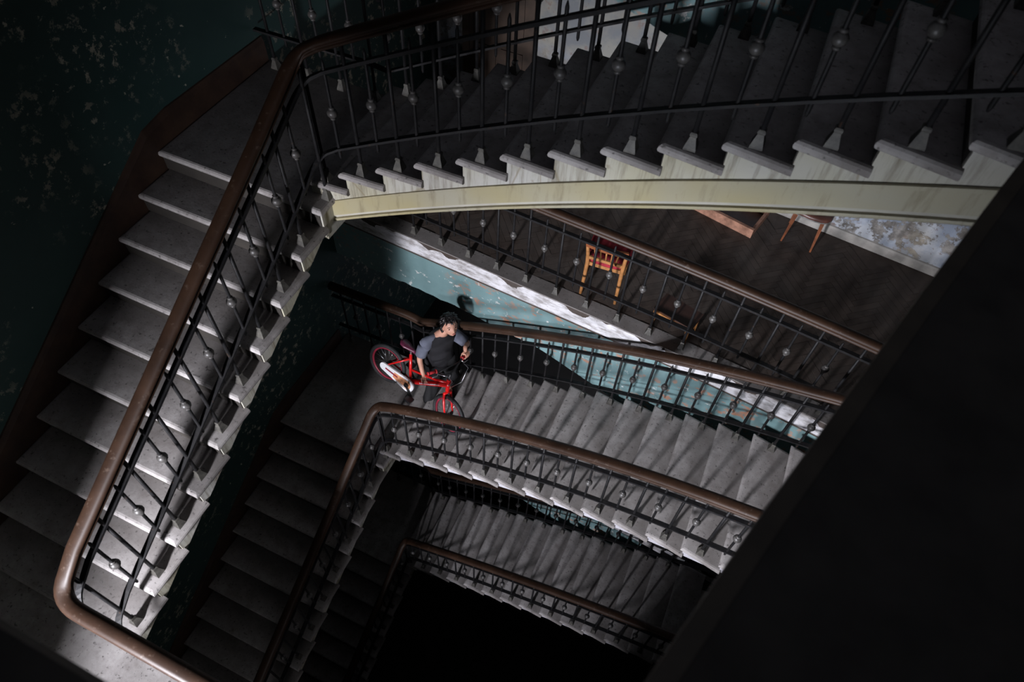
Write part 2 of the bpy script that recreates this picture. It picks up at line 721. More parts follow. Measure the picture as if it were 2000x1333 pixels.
def flight_b(F, label, first, last, band=False):
    p0 = B(F, first)
    S = thing('stair_flight', V((p0.x, p0.y, p0.z-F['h'])), label, 'stairs')
    w = F['w']
    for i in range(first, last+1):
        a, b = B(F, i), B(F, i+1)
        z = a.z
        jit = random.uniform(-.004, .004)
        back = .045
        c = [(a.x+jit, a.y, z), (a.x+jit-.02, a.y+w, z), (b.x+back-.02, b.y+w, z), (b.x+back, b.y, z)]
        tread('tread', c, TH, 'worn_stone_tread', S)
        # block under the tread: riser in front, cheeks at both ends
        e = .035
        zt = z-TH+.001
        lo0, lo1 = -.30, -.30
        x0, x1 = a.x+e, b.x+e
        dp = .30 if band else F['h']+.058
        vs = [(x0, a.y+e, z-dp), (x0-.02, a.y+w-e, z-dp), (x1-.02, b.y+w-e, b.z-dp), (x1, b.y+e, b.z-dp),
              (x0, a.y+e, zt), (x0-.02, a.y+w-e, zt), (x1-.02, b.y+w-e, zt), (x1, b.y+e, zt)]
        MB().add(vs, BOXF).build('cheek', 'old_cream_paint' if band else 'whitewashed_cheek', S)
        vs = [(x0-.006, a.y+e+.012, z-F['h']+.002), (x0-.026, a.y+w-e-.012, z-F['h']+.002), (x0-.018, a.y+w-e-.012, z-F['h']+.002), (x0+.002, a.y+e+.012, z-F['h']+.002),
              (x0-.006, a.y+e+.012, zt), (x0-.026, a.y+w-e-.012, zt), (x0-.018, a.y+w-e-.012, zt), (x0+.002, a.y+e+.012, zt)]
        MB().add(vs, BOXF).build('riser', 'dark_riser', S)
    path = [B(F, first-.35+k*(last+1.2-first+.35)/48, .032) for k in range(49)]
    # string on the well side (lateral right of travel), string on the hall side, soffit between them
    if band:
        sweep(path, [(-d, v) for d, v in STRP]).build('string', 'cream_string_paint', S)
        patho = [B(F, first-.35+k*(last+1.2-first+.35)/48, w-.032) for k in range(49)]
        sweep(patho, [(d, v) for d, v in STRP]).build('string', 'cream_string_paint', S)
    i0, wl = (.0, w-.064) if band else (.16, w-.224)
    st = -.285 if band else -.20
    sweep(path, [(i0, -.455), (wl, -.455), (wl, st), (i0, st)]).build('soffit', 'soffit_plaster', S)
    return S


def flight_a(zo, label):
    S = thing('stair_flight', V((XA-WA/2, A(10).y, F1+zo)), label, 'stairs')
    for j in range(2, 11):
        a, b = A(j, zo), A(j-1, zo)
        back = .045
        c = [(a.x, a.y, a.z), (XW+.02, a.y, a.z), (XW+.02, b.y+back, a.z), (a.x, b.y+back, a.z)]
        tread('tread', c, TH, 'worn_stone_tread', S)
        e = .035
        zt = a.z-TH+.001
        zl0 = a.z-.245 if j < 10 else F1+zo-.01
        zl1 = b.z-.245
        vs = [(a.x-e, a.y+e, zl0), (XW+.02, a.y+e, zl0), (XW+.02, b.y+e, zl1), (a.x-e, b.y+e, zl1),
              (a.x-e, a.y+e, zt), (XW+.02, a.y+e, zt), (XW+.02, b.y+e, zt), (a.x-e, b.y+e, zt)]
        MB().add(vs, BOXF).build('cheek', 'old_cream_paint', S)
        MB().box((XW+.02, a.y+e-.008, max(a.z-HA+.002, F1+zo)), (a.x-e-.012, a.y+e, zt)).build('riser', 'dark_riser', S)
    # riser under the landing nosing
    a, b = A(1, zo), A(1, zo)
    MB().box((XW+.02, a.y+.035, a.z-.30), (XA-.035, a.y+.075, a.z-TH)).build('cheek', 'old_cream_paint', S)
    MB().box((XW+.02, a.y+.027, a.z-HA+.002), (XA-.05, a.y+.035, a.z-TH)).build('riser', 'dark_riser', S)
    path = [A(j, zo, x=XA-.032) for j in (9.6, 8, 6, 4, 2, 1.0, .75)]
    wl = WA-.06
    sweep(path, [(.16, -.455), (wl, -.455), (wl, -.235), (.16, -.235)]).build('soffit', 'soffit_plaster', S)
    return S


def landing(zl, F, name='floor_landing'):
    """square landing in the corner between flight A and flight B"""
    y1 = F['w']+.0
    c = [(XA, YA, zl), (XW+.02, YA, zl), (XW+.02, y1, zl), (XA, y1, zl)]
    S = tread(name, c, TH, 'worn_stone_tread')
    struct(S)
    m = MB().box((XW+.02, YA+.06, zl-.34), (XA-.04, y1-.04, zl-TH+.001))
    m.build('landing_slab', 'old_cream_paint', S)
    return S


flight_b(FN, 'cream-sided stone flight climbing across the top of the stairwell', 1, 14, True)
flight_a(0, 'broad stone flight along the dark green wall, lit at its foot')
flight_b(FM, 'grey stone flight climbing right from the person with the red bicycle', 1, 14)
flight_a(-H, 'unlit stone flight below the landing where the person stands')
flight_b(FT, 'lowest grey stone flight, crossing the bottom of the stairwell', 1, 14)
flight_a(-H-H2, 'black shadowed flight at the very bottom of the stairwell')
flight_a(H, 'unseen stone flight overhead, added to shade the left side')  # out of view, added to hold the skylight off the left side
LZ = ZA
landing(LZ, FN)
landing(LZ-H, FM)
landing(LZ-H-H2, FT)
landing(LZ+H, FU)  # upper landing out of view, added for its shade like the overhead flight

# ------------------------------------------------------------------ inner and outer railings


def inner_railing(F, zo, label, near=True, a_last=9, b_last=14, b_first=1):
    dA = .08                    # inset of the rail from the tread ends
    xr = XA-dA
    pts = []
    rad = {}
    nz = F1+zo+.20
    if near:
        pts.append(V((2.6, NEAR-.055, nz)))
        pts.append(V((xr, NEAR-.055, nz)))
        rad[1] = .17
    pts.append(V((xr, A(9.2).y, A(9.2).z+zo+.05)))
    pts.append(V((xr, A(2).y, A(2).z+zo+.055)))
    cz = B(F, 1.2).z
    k = len(pts)
    pts.append(V((xr, .065+F['dy'], cz+.02)))
    rad[k] = .16
    for i in range(2, b_last+3):
        pts.append(B(F, i+.0, .07))
    path = fillet(pts, rad)
    mains, knobs = [], []
    # along the landing front
    if near:
        for k in range(6):
            x = .42+k*.36
            mains.append((V((x, NEAR-.055, F1+zo)), .20+.91))
            knobs.append(V((x+.18, NEAR-.055, nz)))
    for j in range(2, 11):
        y = A(j).y+RA*.45
        zt = A(j).z+zo
        top = A(j-.45).z+zo+.055+.91
        mains.append((V((xr, y, zt)), HA*.45+.055+.91))
        if j < 10:
            q = A(j-.05)
            knobs.append(V((xr, q.y, q.z+zo+.055)))
    q = A(1.0)
    knobs.append(V((xr, q.y-.02, q.z+zo+.07)))
    mains.append((V((xr+.03, .03, LZ+zo if F is not FT else LZ-H-H2)), 1.06))
    for i in range(b_first, b_last):
        b = B(F, i+.5, .07)
        mains.append((V((b.x, b.y, B(F, i).z)), .5*F['h']+.91))
        knobs.append(B(F, i+1.0, .07))
    return railing(label, path, mains, knobs)


def outer_railing(F, zl, label, b_last=14):
    d = F['w']-.075
    pts = [V((XW+.03, d-.03, zl+.16)), V((-.16, d+.0, zl+.155))]
    for i in range(1, b_last+3):
        pts.append(B(F, i+.0, d))
    mains, knobs = [], []
    for k in range(4):
        x = XW+.16+k*.34
        mains.append((V((x, d-.02, zl)), .16+.91))
        knobs.append(V((x+.17, d-.02, zl+.16)))
    for i in range(1, b_last):
        b = B(F, i+.5, d)
        mains.append((V((b.x, b.y, B(F, i).z)), .5*F['h']+.91))
        knobs.append(B(F, i+1.0, d))
    return railing(label, fillet(pts, {1: .1}), mains, knobs)


inner_railing(FN, 0, 'nearest wooden handrail with iron balusters, turning up the left flight')
inner_railing(FM, -H, 'curved wooden handrail with iron balusters in front of the red bicycle')
inner_railing(FT, -H-H2, 'lowest handrail with iron balusters beside the bottom flight')
outer_railing(FN, LZ, 'dark railing on the far side of the topmost flight')
outer_railing(FM, LZ-H, 'railing right behind the person with the bicycle')
outer_railing(FT, LZ-H-H2, 'railing on the far side of the lowest flight')

# ------------------------------------------------------------------ hall floor with parquet, fascia


def hall_y(x):                  # line of the hall's open edge
    return 1.505-.062*x+(-.012*max(0, x-2.0)**2)


def back_y(x):
    return 4.2-.118*x


XE = [XW+k*(5.9-XW)/24 for k in range(25)]


def hall(zf, lab):
    poly = [(x, hall_y(x)) for x in XE]+[(5.9, back_y(5.9)+.1), (XW, back_y(XW)+.1)]
    m = MB().prism(poly, zf-.25, zf-.004)
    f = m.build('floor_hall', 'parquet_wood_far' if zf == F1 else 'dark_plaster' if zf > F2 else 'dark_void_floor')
    struct(f, lab)
    return f


fl = hall(F1, 'worn dark parquet hall floor behind the stair railing')
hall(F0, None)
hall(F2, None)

# herringbone planks
PL, PW = .36, .072
cells = []
ca, sa = math.cos(math.radians(40)), math.sin(math.radians(40))
for iu in range(-40, 70):
    for iv in range(-40, 70):
        # herringbone lattice
        for ori in (0, 1):
            u = iu*PW+iv*PL
            v = iu*PW-iv*PL*0
            if ori == 0:
                cu, cv = iu*PW+iv*2*PL+PL/2, iu*PW+PW/2
                du, dv = PL, PW
            else:
                cu, cv = iu*PW+iv*2*PL+PL+PW/2, iu*PW+PW-PL/2+0.0
                du, dv = PW, PL
            cells.append((cu, cv, du, dv))
planks = []
cx0, cy0 = 2.4, 2.4
seen = set()
for cu, cv, du, dv in cells:
    x = cx0+ca*(cu)-sa*(cv)
    y = cy0+sa*(cu)+ca*(cv)
    if not (XW < x < 5.8 and 1.0 < y < 5):
        continue
    ok = True
    for a in (-.5, .5):
        for b in (-.5, .5):
            px = x+ca*a*du-sa*b*dv
            py = y+sa*a*du+ca*b*dv
            if py < hall_y(px)+.02 or py > back_y(px)-.02 or px < XW+.02 or px > 5.85:
                ok = False
    if ok:
        planks.append((x, y, du > dv))
planks.sort(key=lambda q: (q[0]-CAM.x)**2+(q[1]-CAM.y)**2 + (12 if q[0] < .2 else 0)+(3 if q[0] < 1.0 else 0))


def plank_mesh(g=.0016):
    m = MB()
    m.box((-PL/2+g, -PW/2+g, -.014), (PL/2-g, PW/2-g, 0))
    me = mesh('plank', m.v, m.f)
    me.materials.append(MATS['parquet_wood'])
    return me


pm = plank_mesh()
rest = MB()
for k, (x, y, along) in enumerate(planks):
    ang = math.radians(40)+(0 if along else math.pi/2)
    z = F1+random.uniform(-.002, .001)
    if k < 300:
        o = bpy.data.objects.new('plank', pm)
        COL.objects.link(o)
        o.parent = fl
        o.location = (x, y, z)
        o.rotation_euler = (random.uniform(-.004, .004), random.uniform(-.002, .002), ang)
    else:
        c, s = math.cos(ang), math.sin(ang)
        q = MB().box((-PL/2+.0016, -PW/2+.0016, -.014), (PL/2-.0016, PW/2-.0016, 0))
        rest.add([(x+c*v.x-s*v.y, y+s*v.x+c*v.y, z+v.z) for v in q.v], q.f)
if rest.v:
    r_ = rest.build('parquet_planks', 'parquet_wood_far', fl)
    r_['kind'] = 'stuff'


bs = sweep([V((x, hall_y(x)+.085, F1)) for x in XE[1:]], [(-.085, -.012), (.10, -.012), (.10, .003), (-.085, .003)])
bs.build('edge_border', 'worn_stone_tread', fl)


def fascia_bottom(x):
    if x < .3:
        return -.90
    if x < 1.5:
        return -.90-.09*(x-.3)/1.2
    return max(-.99-.30*(x-1.5), -1.55)


def fascia(zf, lab):
    # teal wall under the edge of the hall, ragged at its lower edge
    vs, fs = [], []
    n = 72
    rnd = random.Random(3)
    for k in range(n+1):
        x = XW+(5.9-XW)*k/n
        y = hall_y(x)+.035
        zb = zf+fascia_bottom(x)+rnd.uniform(-.02, .016)*(1 if x < .7 else .3)
        vs += [(x, y, zf-.20), (x, y, zb), (x, y+.14, zb), (x, y+.14, zf-.20)]
    for k in range(n):
        for j in range(4):
            fs.append((k*4+j, k*4+(j+1) % 4, k*4+4+(j+1) % 4, k*4+4+j))
    fs += [(0, 1, 2, 3), tuple(n*4+j for j in (3, 2, 1, 0))]
    w = obj('wall_fascia', mesh('wall_fascia', vs, fs), 'teal_wall_paint')
    struct(w, lab)
    # broken white plaster cornice
    vs, fs = [], []
    prof = [(.06, -.012), (.0, -.014), (-.014, -.05), (-.008, -.10), (-.014, -.17), (-.02, -.19), (-.008, -.215),
            (.012, -.225), (.004, -.25), (.02, -.262), (.06, -.262)]
    n = 160
    for k in range(n+1):
        x = XW+(5.9-XW)*k/n
        y = hall_y(x)
        for q, (d, z) in enumerate(prof):
            wob = .012*math.sin(x*7.3)+.009*math.sin(x*17.1+1)+rnd.uniform(-.004, .004)
            j = max(0, wob)*1.2 if q in (1, 2) else rnd.uniform(-.002, .003) if q in (3, 4) else 0
            jz = -max(0, wob)*1.1 if q in (1, 2) else 0
            vs.append((x, y+d+j, zf+z+jz))
    m_ = len(prof)
    for k in range(n):
        for j in range(m_):
            fs.append((k*m_+j, k*m_+(j+1) % m_, k*m_+m_+(j+1) % m_, k*m_+m_+j))
    fs += [tuple(range(m_)), tuple(n*m_+j for j in range(m_))[::-1]]
    obj('cornice', mesh('cornice', vs, fs), 'broken_white_plaster', w)
    return w


fascia(F1, 'peeling teal wall under the hall floor, behind the person')
fascia(F0, None)
fascia(F2, None)

# hall railing


def hall_railing(zf, label):
    path = [V((x, hall_y(x)+.085, zf+.12)) for x in [XW+.03+k*(4.7-XW)/20 for k in range(21)]]
    mains, knobs = [], []
    for k in range(17):
        x = -.82+k*.345
        if k == 0:
            x = -.80
        mains.append((V((x, hall_y(x)+.085, zf)), .12+.91))
        x2 = x+.172
        knobs.append(V((x2, hall_y(x2)+.085, zf+.12)))
    return railing(label, path, mains, knobs)


hall_railing(F1, 'railing along the parquet hall, in front of the red-seated chair')

# ------------------------------------------------------------------ walls
ZB, ZT = -13.0, 7.6
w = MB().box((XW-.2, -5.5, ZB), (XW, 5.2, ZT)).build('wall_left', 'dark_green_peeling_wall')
struct(w, 'dark green stairwell wall with peeling paint')
# back wall of the halls
m = MB()
for k in range(24):
    pass
poly = [(XW-.2, back_y(XW-.2)), (6.1, back_y(6.1)), (6.1, back_y(6.1)+.2), (XW-.2, back_y(XW-.2)+.2)]
w = MB().prism(poly, ZB, ZT).build('wall_back', 'peeling_blue_plaster')
struct(w, 'hall back wall with peeling blue and white plaster')
path = [V((x, back_y(x), F1)) for x in (.62, 2, 4, 5.9)]
b = sweep(path, [(0, 0), (-.03, 0), (-.03, .09), (-.018, .11), (0, .115)]).build('baseboard_back', 'grey_baseboard')
struct(b)
w = MB().box((5.9, -5.5, ZB), (6.1, 4.2, ZT)).build('wall_right', 'dark_plaster')
struct(w)
# dark panelled door in the hall
door = MB().box((-.75, back_y(-.3)-.05, F1), (.04, back_y(-.3)+.02, F1+2.25)).build('door_1', 'door_wood')
struct(door, 'dark brown panelled door in the hall behind the top flight')
for zz in (.25, .95, 1.6):
    for x0 in (-.68, -.32):
        MB().box((x0, back_y(-.3)-.065, F1+zz), (x0+.29, back_y(-.3)-.05, F1+zz+.5)).build('door_panel', 'door_wood', door)
for x0 in (-.84, .04):
    MB().box((x0, back_y(-.3)-.07, F1), (x0+.09, back_y(-.3)+.04, F1+2.33)).build('door_frame', 'door_wood', door)

# wall under the photographer with its two windows
m = MB()
xs = sorted([XW-.2, 6.1]+[v for q in WIN for v in (q[0]-q[2]/2, q[0]+q[2]/2)])
zs = sorted([ZB, ZT]+[v for q in WIN for v in (q[1]-q[3]/2, q[1]+q[3]/2)])
for a in range(len(xs)-1):
    for c in range(len(zs)-1):
        mx, mz = (xs[a]+xs[a+1])/2, (zs[c]+zs[c+1])/2
        if any(abs(mx-q[0]) < q[2]/2 and abs(mz-q[1]) < q[3]/2 for q in WIN):
            continue
        m.box((xs[a], -5.5, zs[c]), (xs[a+1], -5.3, zs[c+1]))
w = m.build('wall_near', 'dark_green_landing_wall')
struct(w)
for k, q in enumerate(WIN):
    m = MB()
    x0, x1, z0, z1 = q[0]-q[2]/2, q[0]+q[2]/2, q[1]-q[3]/2, q[1]+q[3]/2
    for a in (x0, x1-.03):
        m.box((a, -5.44, z0), (a+.03, -5.38, z1))
    for a in (z0, z1-.03):
        m.box((x0, -5.44, a), (x1, -5.38, a+.03))
    o = m.build('window_%d' % (k+1), 'window_frame_paint')
    struct(o)

# unseen baffles outside, added to keep each light to its own window
o = MB().box((2.42, -8.6, ZB), (2.54, -5.5, ZT)).build('wall_baffle', 'dark_plaster')
struct(o)
o = MB().box((XW-.2, -8.6, -2.2), (2.42, -5.5, -2.05)).build('floor_baffle', 'dark_plaster')
struct(o)

# skirting along flight A
for k, zo in enumerate((0, -H, -H-H2)):
    path = [V((XW, A(10.4).y, A(10.4).z+zo)), V((XW, A(1.1).y, A(1.1).z+zo)), V((XW, .1, A(1.1).z+zo+.04)), V((XW, 1.3, LZ+zo))]
    path[2].z = LZ+zo+.02
    s = sweep(path, [(0, -.3), (-.028, -.3), (-.028, .17), (-.018, .195), (-.012, .22), (0, .225)])
    o = s.build('trim_%d' % (k+1), 'dark_brown_skirting_wood')
    struct(o, 'dark brown wooden skirting running up the left wall' if k == 0 else None)

# near landings and right landings
for k, (zf, mt) in enumerate(((F1, 'worn_stone_tread'), (F2, 'worn_stone_tread'), (F2-H2, 'worn_stone_tread'))):
    c = [(XW+.02, NEAR, zf), (5.9, NEAR, zf), (5.9, -5.3, zf), (XW+.02, -5.3, zf)]
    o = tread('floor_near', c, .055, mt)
    struct(o, 'pale stone landing at the foot of the left flight' if k == 0 else None)
    MB().box((XW+.02, -5.3, zf-.32), (5.9, NEAR-.03, zf-.054)).build('landing_slab', 'old_cream_paint', o)
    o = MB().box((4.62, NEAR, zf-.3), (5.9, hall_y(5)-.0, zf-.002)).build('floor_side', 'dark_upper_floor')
    struct(o)

# dark upper landing right beside the photographer
EDGE = [(2.9, -3.115), (3.0, -3.112), (3.123, -2.705), (3.237, -2.317), (3.467, -1.576), (3.685, -.903), (3.86, -.40), (4.52, -.44)]
poly = [(XW+.02, -3.115)]+EDGE+[(4.55, .95), (5.9, .95), (5.9, -5.3), (XW+.02, -5.3)]
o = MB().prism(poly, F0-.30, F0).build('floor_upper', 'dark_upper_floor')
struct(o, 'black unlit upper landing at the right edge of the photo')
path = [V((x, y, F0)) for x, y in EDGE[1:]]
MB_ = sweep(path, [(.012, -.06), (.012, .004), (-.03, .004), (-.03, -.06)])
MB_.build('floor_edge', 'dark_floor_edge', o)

# ground floor far below
o = MB().box((XW-.2, -5.5, ZB-.2), (6.1, 5.2, ZB)).build('floor_ground', 'dark_upper_floor')
struct(o)

# ------------------------------------------------------------------ chairs and lumber in the hall


def frame_at(loc, rz, label, name, cat):
    o = thing(name, loc, label, cat)
    o.rotation_euler = (0, 0, rz)
    return o


def part(parent, mb, name, mat, smooth=False):
    return mb.build(name, mat, parent, smooth, world_coords=False)


def grid_loft(rings, cap=True):
    m = MB()
    n = len(rings[0])
    vs = [v for r in rings for v in r]
    fs = []
    for k in range(len(rings)-1):
        for j in range(n):
            fs.append((k*n+j, k*n+(j+1) % n, (k+1)*n+(j+1) % n, (k+1)*n+j))
    if cap:
        fs.append(tuple(range(n))[::-1])
        fs.append(tuple((len(rings)-1)*n+j for j in range(n)))
    return m.add(vs, fs)


# chair seen from behind: slatted back towards the rail, red seat
ch = frame_at((2.01, 1.65, F1+.001), math.radians(4), 'wooden slat-back chair with a red upholstered seat, behind the railing', 'slat_back_chair', 'chair')
for sx in (-1, 1):
    # back post runs from the floor to the crest in one bent piece
    m = MB()
    pts = [(sx*.185, -.03, 0), (sx*.18, .0, .25), (sx*.178, .01, .45), (sx*.185, -.015, .60), (sx*.195, -.06, .76)]
    m.tube(pts, [.016, .02, .022, .02, .016], 8)
    part(ch, m, 'back_post', 'orange_wood', True)
    m = MB()
    m.tube([(sx*.17, .40, 0), (sx*.175, .39, .43)], [.014, .02], 8)
    part(ch, m, 'leg', 'orange_wood', True)
    m = MB()
    m.bar((sx*.18, .01, .22), (sx*.17, .39, .2), .016, .022)
    part(ch, m, 'stretcher', 'orange_wood')
m = MB()
N_ = 20
ring = []
for z, g in ((.43, -.01), (.455, .008), (.48, .0), (.49, -.03)):
    r = []
    for k in range(N_):
        t = 2*math.pi*k/N_
        cx, cy = math.cos(t), math.sin(t)
        ex = abs(cx)**.5*(1 if cx > 0 else -1)
        ey = abs(cy)**.5*(1 if cy > 0 else -1)
        r.append((ex*(.215+g)*(1+.10*ey), .245+ey*(.235+g), z))
    ring.append(r)
part(ch, grid_loft(ring), 'seat', 'red_fabric', True)
part(ch, MB().box((-.19, .02, .39), (.19, .40, .435)), 'seat_frame', 'orange_wood')
m = MB()
pts = [(-.205, -.062, .755), (-.1, -.085, .765), (0, -.092, .768), (.1, -.085, .765), (.205, -.062, .755)]
for k in range(4):
    m.bar(pts[k], pts[k+1], .022, .06)
part(ch, m, 'crest_rail', 'brown_red_wood')
m = MB()
m.bar((-.18, -.005, .53), (.18, -.005, .53), .02, .035)
part(ch, m, 'lower_rail', 'orange_wood')
for k in range(5):
    x = -.11+k*.055
    m = MB()
    m.tube([(x*.9, -.005, .54), (x, -.03, .62), (x*1.08, -.072, .745)], [.008, .0095, .008], 7)
    part(ch, m, 'slat', 'orange_wood', True)

# dark low stool beside it
st = frame_at((2.83, 1.60, F1+.001), math.radians(-14), 'small low stool with a dark top and pale wooden edge, right of the slat-back chair', 'stool', 'stool')
part(st, MB().box((-.21, -.11, .235), (.21, .13, .262)), 'seat', 'dark_seat')
m = MB()
m.box((-.20, -.125, .205), (.20, -.105, .24))
part(st, m, 'apron', 'orange_wood')
part(st, MB().box((-.20, .105, .205), (.20, .125, .24)), 'apron', 'orange_wood')
for sx in (-1, 1):
    for sy in (-1, 1):
        m = MB()
        m.bar((sx*.19, sy*.10+.0, 0), (sx*.175, sy*.1+.0, .235), .022, .022, w2=.034, h2=.034)
        part(st, m, 'leg', 'orange_wood')

# open wooden tray on the floor by the back wall
tr = frame_at((2.95, 3.53, F1+.001), math.radians(-13), 'shallow open wooden tray lying on the parquet floor', 'wooden_tray', 'tray')
part(tr, MB().box((-.36, -.24, 0), (.36, -.205, .12)), 'side_board', 'raw_wood')
part(tr, MB().box((-.36, .205, 0), (.36, .24, .12)), 'side_board', 'raw_wood')
part(tr, MB().box((-.36, -.205, 0), (-.325, .205, .10)), 'end_board', 'raw_wood')
part(tr, MB().box((.325, -.205, 0), (.36, .205, .10)), 'end_board', 'raw_wood')
part(tr, MB().box((-.325, -.205, 0), (.325, .205, .012)), 'bottom', 'dark_seat')

# chair with tapered legs against the back wall
c2 = frame_at((3.735, 3.34, F1+.001), math.radians(-5), 'brown chair with splayed tapered legs against the peeling back wall', 'padded_chair', 'chair')
ring = []
for z, g in ((.415, -.015), (.425, .0), (.455, .004), (.475, -.012), (.48, -.05)):
    r = []
    for k in range(24):
        t = 2*math.pi*k/24
        cx, cy = math.cos(t), math.sin(t)
        ex = abs(cx)**.45*(1 if cx > 0 else -1)
        ey = abs(cy)**.45*(1 if cy > 0 else -1)
        bow = -.03*(1-ex*ex) if ey < 0 else 0
        r.append((ex*(.215+g), .17+ey*(.185+g)+bow, z))
    ring.append(r)
seat = part(c2, grid_loft(ring), 'seat', 'brown_leatherette', True)
m = MB()
r1 = ring[1]
for k in range(24):
    m.bar(V(r1[k])+V((0, 0, .006)), V(r1[(k+1) % 24])+V((0, 0, .006)), .012, .014)
m.build('trim_strip', 'metal_trim', seat, world_coords=False)
for sx in (-1, 1):
    for y0, y1 in ((-.005, -.0), (.33, .345)):
        m = MB()
        m.bar((sx*.165, y0-.01, 0), (sx*.14, y1+.03, .42), .018, .018, w2=.045, h2=.04)
        part(c2, m, 'leg', 'brown_red_wood')
m = MB()
ring = []
for z, t_, w_ in ((.60, .02, .17), (.66, .028, .20), (.80, .028, .205), (.88, .02, .18)):
    ring.append([(-w_, .35-t_+(z-.6)*.12, z), (w_, .35-t_+(z-.6)*.12, z), (w_, .35+t_+(z-.6)*.12, z), (-w_, .35+t_+(z-.6)*.12, z)])
part(c2, grid_loft(ring), 'backrest', 'brown_leatherette')
for sx in (-1, 1):
    m = MB()
    m.bar((sx*.14, .345, .40), (sx*.14, .36, .66), .03, .02)
    part(c2, m, 'back_post', 'brown_red_wood')

# ------------------------------------------------------------------ bicycle
S_ = 1.04
BK = Matrix.Translation((-.126, .734, -3.440)) @ Matrix.Rotation(-.198, 4, 'Z') @ Matrix.Rotation(.212, 4, 'Y') @ Matrix.Rotation(-.333, 4, 'X')
bk = thing('bicycle', (0, 0, 0), 'red child-size bicycle with white chain guard, held by the person', 'bicycle')
bk.matrix_world = BK


def bpart(mb, name, mat, parent=None, smooth=True):
    mb.v = [v*S_ for v in mb.v]
    return mb.build(name, mat, parent or bk, smooth, world_coords=False)


def wheel(c, M=None):
    def fix(mb):
        if M is not None:
            mb.v = [M @ v for v in mb.v]
        return mb
    c = V(c)
    rim = bpart(fix(MB().torus(c, .205, .014, 40, 8, sq=.9)), 'wheel', 'red_rim')
    bpart(fix(MB().torus(c, .232, .024, 44, 10)), 'tyre', 'tyre_rubber', rim)
    m = MB()
    for k in range(20):
        t = 2*math.pi*k/20
        s = .02 if k % 2 else -.02
        m.tube([c+V((.016*math.cos(t), s, .016*math.sin(t))), c+V((.2*math.cos(t+.25), 0, .2*math.sin(t+.25)))], .0013, 4)
    bpart(fix(m), 'spokes', 'silver', rim)
    bpart(fix(MB().tube([c+V((0, -.05, 0)), c+V((0, .05, 0))], .02, 10)), 'hub', 'black_plastic', rim)
    return rim


wheel((0, 0, 0))
ax0, ax1 = V((.775, 0, .27)), V((.735, 0, .42))
axd = (ax1-ax0).normalized()
STEER = Matrix.Translation(ax0) @ Matrix.Rotation(math.radians(-13), 4, axd) @ Matrix.Translation(-ax0)


def steer(mb):
    mb.v = [STEER @ v for v in mb.v]
    return mb


wheel((.93, 0, 0), STEER)
m = MB()
m.tube([(.345, 0, .0), (.395, 0, .05), (.745, 0, .345)], [.024, .030, .030], 12)          # main tube
m.tube([(.345, 0, .0), (.21, 0, .36)], .018, 10)                                           # seat tube
m.tube([(.285, 0, .165), (.60, 0, .29), (.74, 0, .38)], .015, 10)                          # upper tube
for sy in (-1, 1):
    m.tube([(.225, sy*.015, .30), (.10, sy*.045, .14), (0, sy*.05, 0)], .010, 8)
    m.tube([(.345, sy*.02, .0), (.2, sy*.045, 0), (0, sy*.05, 0)], .010, 8)
m.tube([ax0, ax1], .024, 12)
fr = bpart(m, 'frame', 'red_paint')
# flat script-like print on the main tube (illegible in the photo): pale strokes
m = MB()
rnd = random.Random(5)
a, b = V((.46, 0, .105)), V((.70, 0, .307))
dd = (b-a).normalized()
nn = V((0, -1, .0))
uu = V((-dd.z, 0, dd.x))
x = 0.0
while x < .28:
    w_ = rnd.uniform(.010, .022)
    h_ = rnd.choice((.012, .014, .02))
    c = a+dd*x+nn*.0308+uu*.004
    m.bar(c-uu*h_/2, c+uu*h_/2+dd*.006, .004, .0012, nn)
    m.bar(c-uu*.004, c+dd*w_-uu*.002, .003, .0012, nn)
    x += w_
bpart(m, 'lettering', 'white_plastic', fr, False)
m = MB()
for sy in (-1, 1):
    m.tube([(.79, sy*.05, .245), (.825, sy*.055, .17), (.87, sy*.058, .09), (.93, sy*.058, 0)], [.015, .015, .013, .010], 9)
m.tube([(.785, -.055, .25), (.785, .055, .25)], .016, 9)
bpart(steer(m), 'fork', 'red_paint')
m = MB()
m.tube([(.735, 0, .42), (.722, 0, .51)], .014, 9)
m.tube([(.64, -.29, .60), (.665, -.17, .60), (.70, -.07, .515), (.715, 0, .505), (.70, .07, .515), (.665, .17, .60), (.64, .29, .60)], .010, 9)
m.tube([(.672, -.15, .585), (.672, .15, .585)], .008, 8)
hb = bpart(steer(m), 'handlebar', 'black_plastic')
for sy in (-1, 1):
    m = MB()
    m.tube([(.656, sy*.19, .60), (.640, sy*.295, .60)], .0165, 10)
    m.tube([(.656, sy*.19, .60), (.655, sy*.197, .60)], .024, 10)
    m.tube([(.640, sy*.288, .60), (.639, sy*.297, .60)], .022, 10)
    bpart(steer(m), 'grip', 'red_grip')
    m = MB()
    m.tube([(.668, sy*.175, .592), (.70, sy*.20, .575), (.69, sy*.265, .572)], .005, 6)
    bpart(steer(m), 'brake_lever', 'silver')
m = MB()
m.tube([(.69, .18, .58), (.80, .15, .62), (.86, .05, .50), (.80, 0, .36)], .0035, 6)
m.tube([(.69, -.18, .58), (.78, -.12, .60), (.80, -.03, .48), (.77, -.02, .36)], .0035, 6)
bpart(steer(m), 'brake_cable', 'silver')
bpart(MB().tube([(.21, 0, .36), (.185, 0, .43)], .012, 8), 'seat_post', 'silver')
ring = []
for x, w_, z in ((.04, .015, .435), (.07, .06, .44), (.12, .065, .435), (.18, .04, .43), (.235, .02, .425), (.255, .01, .42)):
    ring.append([(x, w_*math.cos(t), z+(.024 if math.sin(t) > 0 else .018)*math.sin(t)) for t in [2*math.pi*k/10 for k in range(10)]])
bpart(grid_loft(ring), 'saddle', 'pink_saddle')
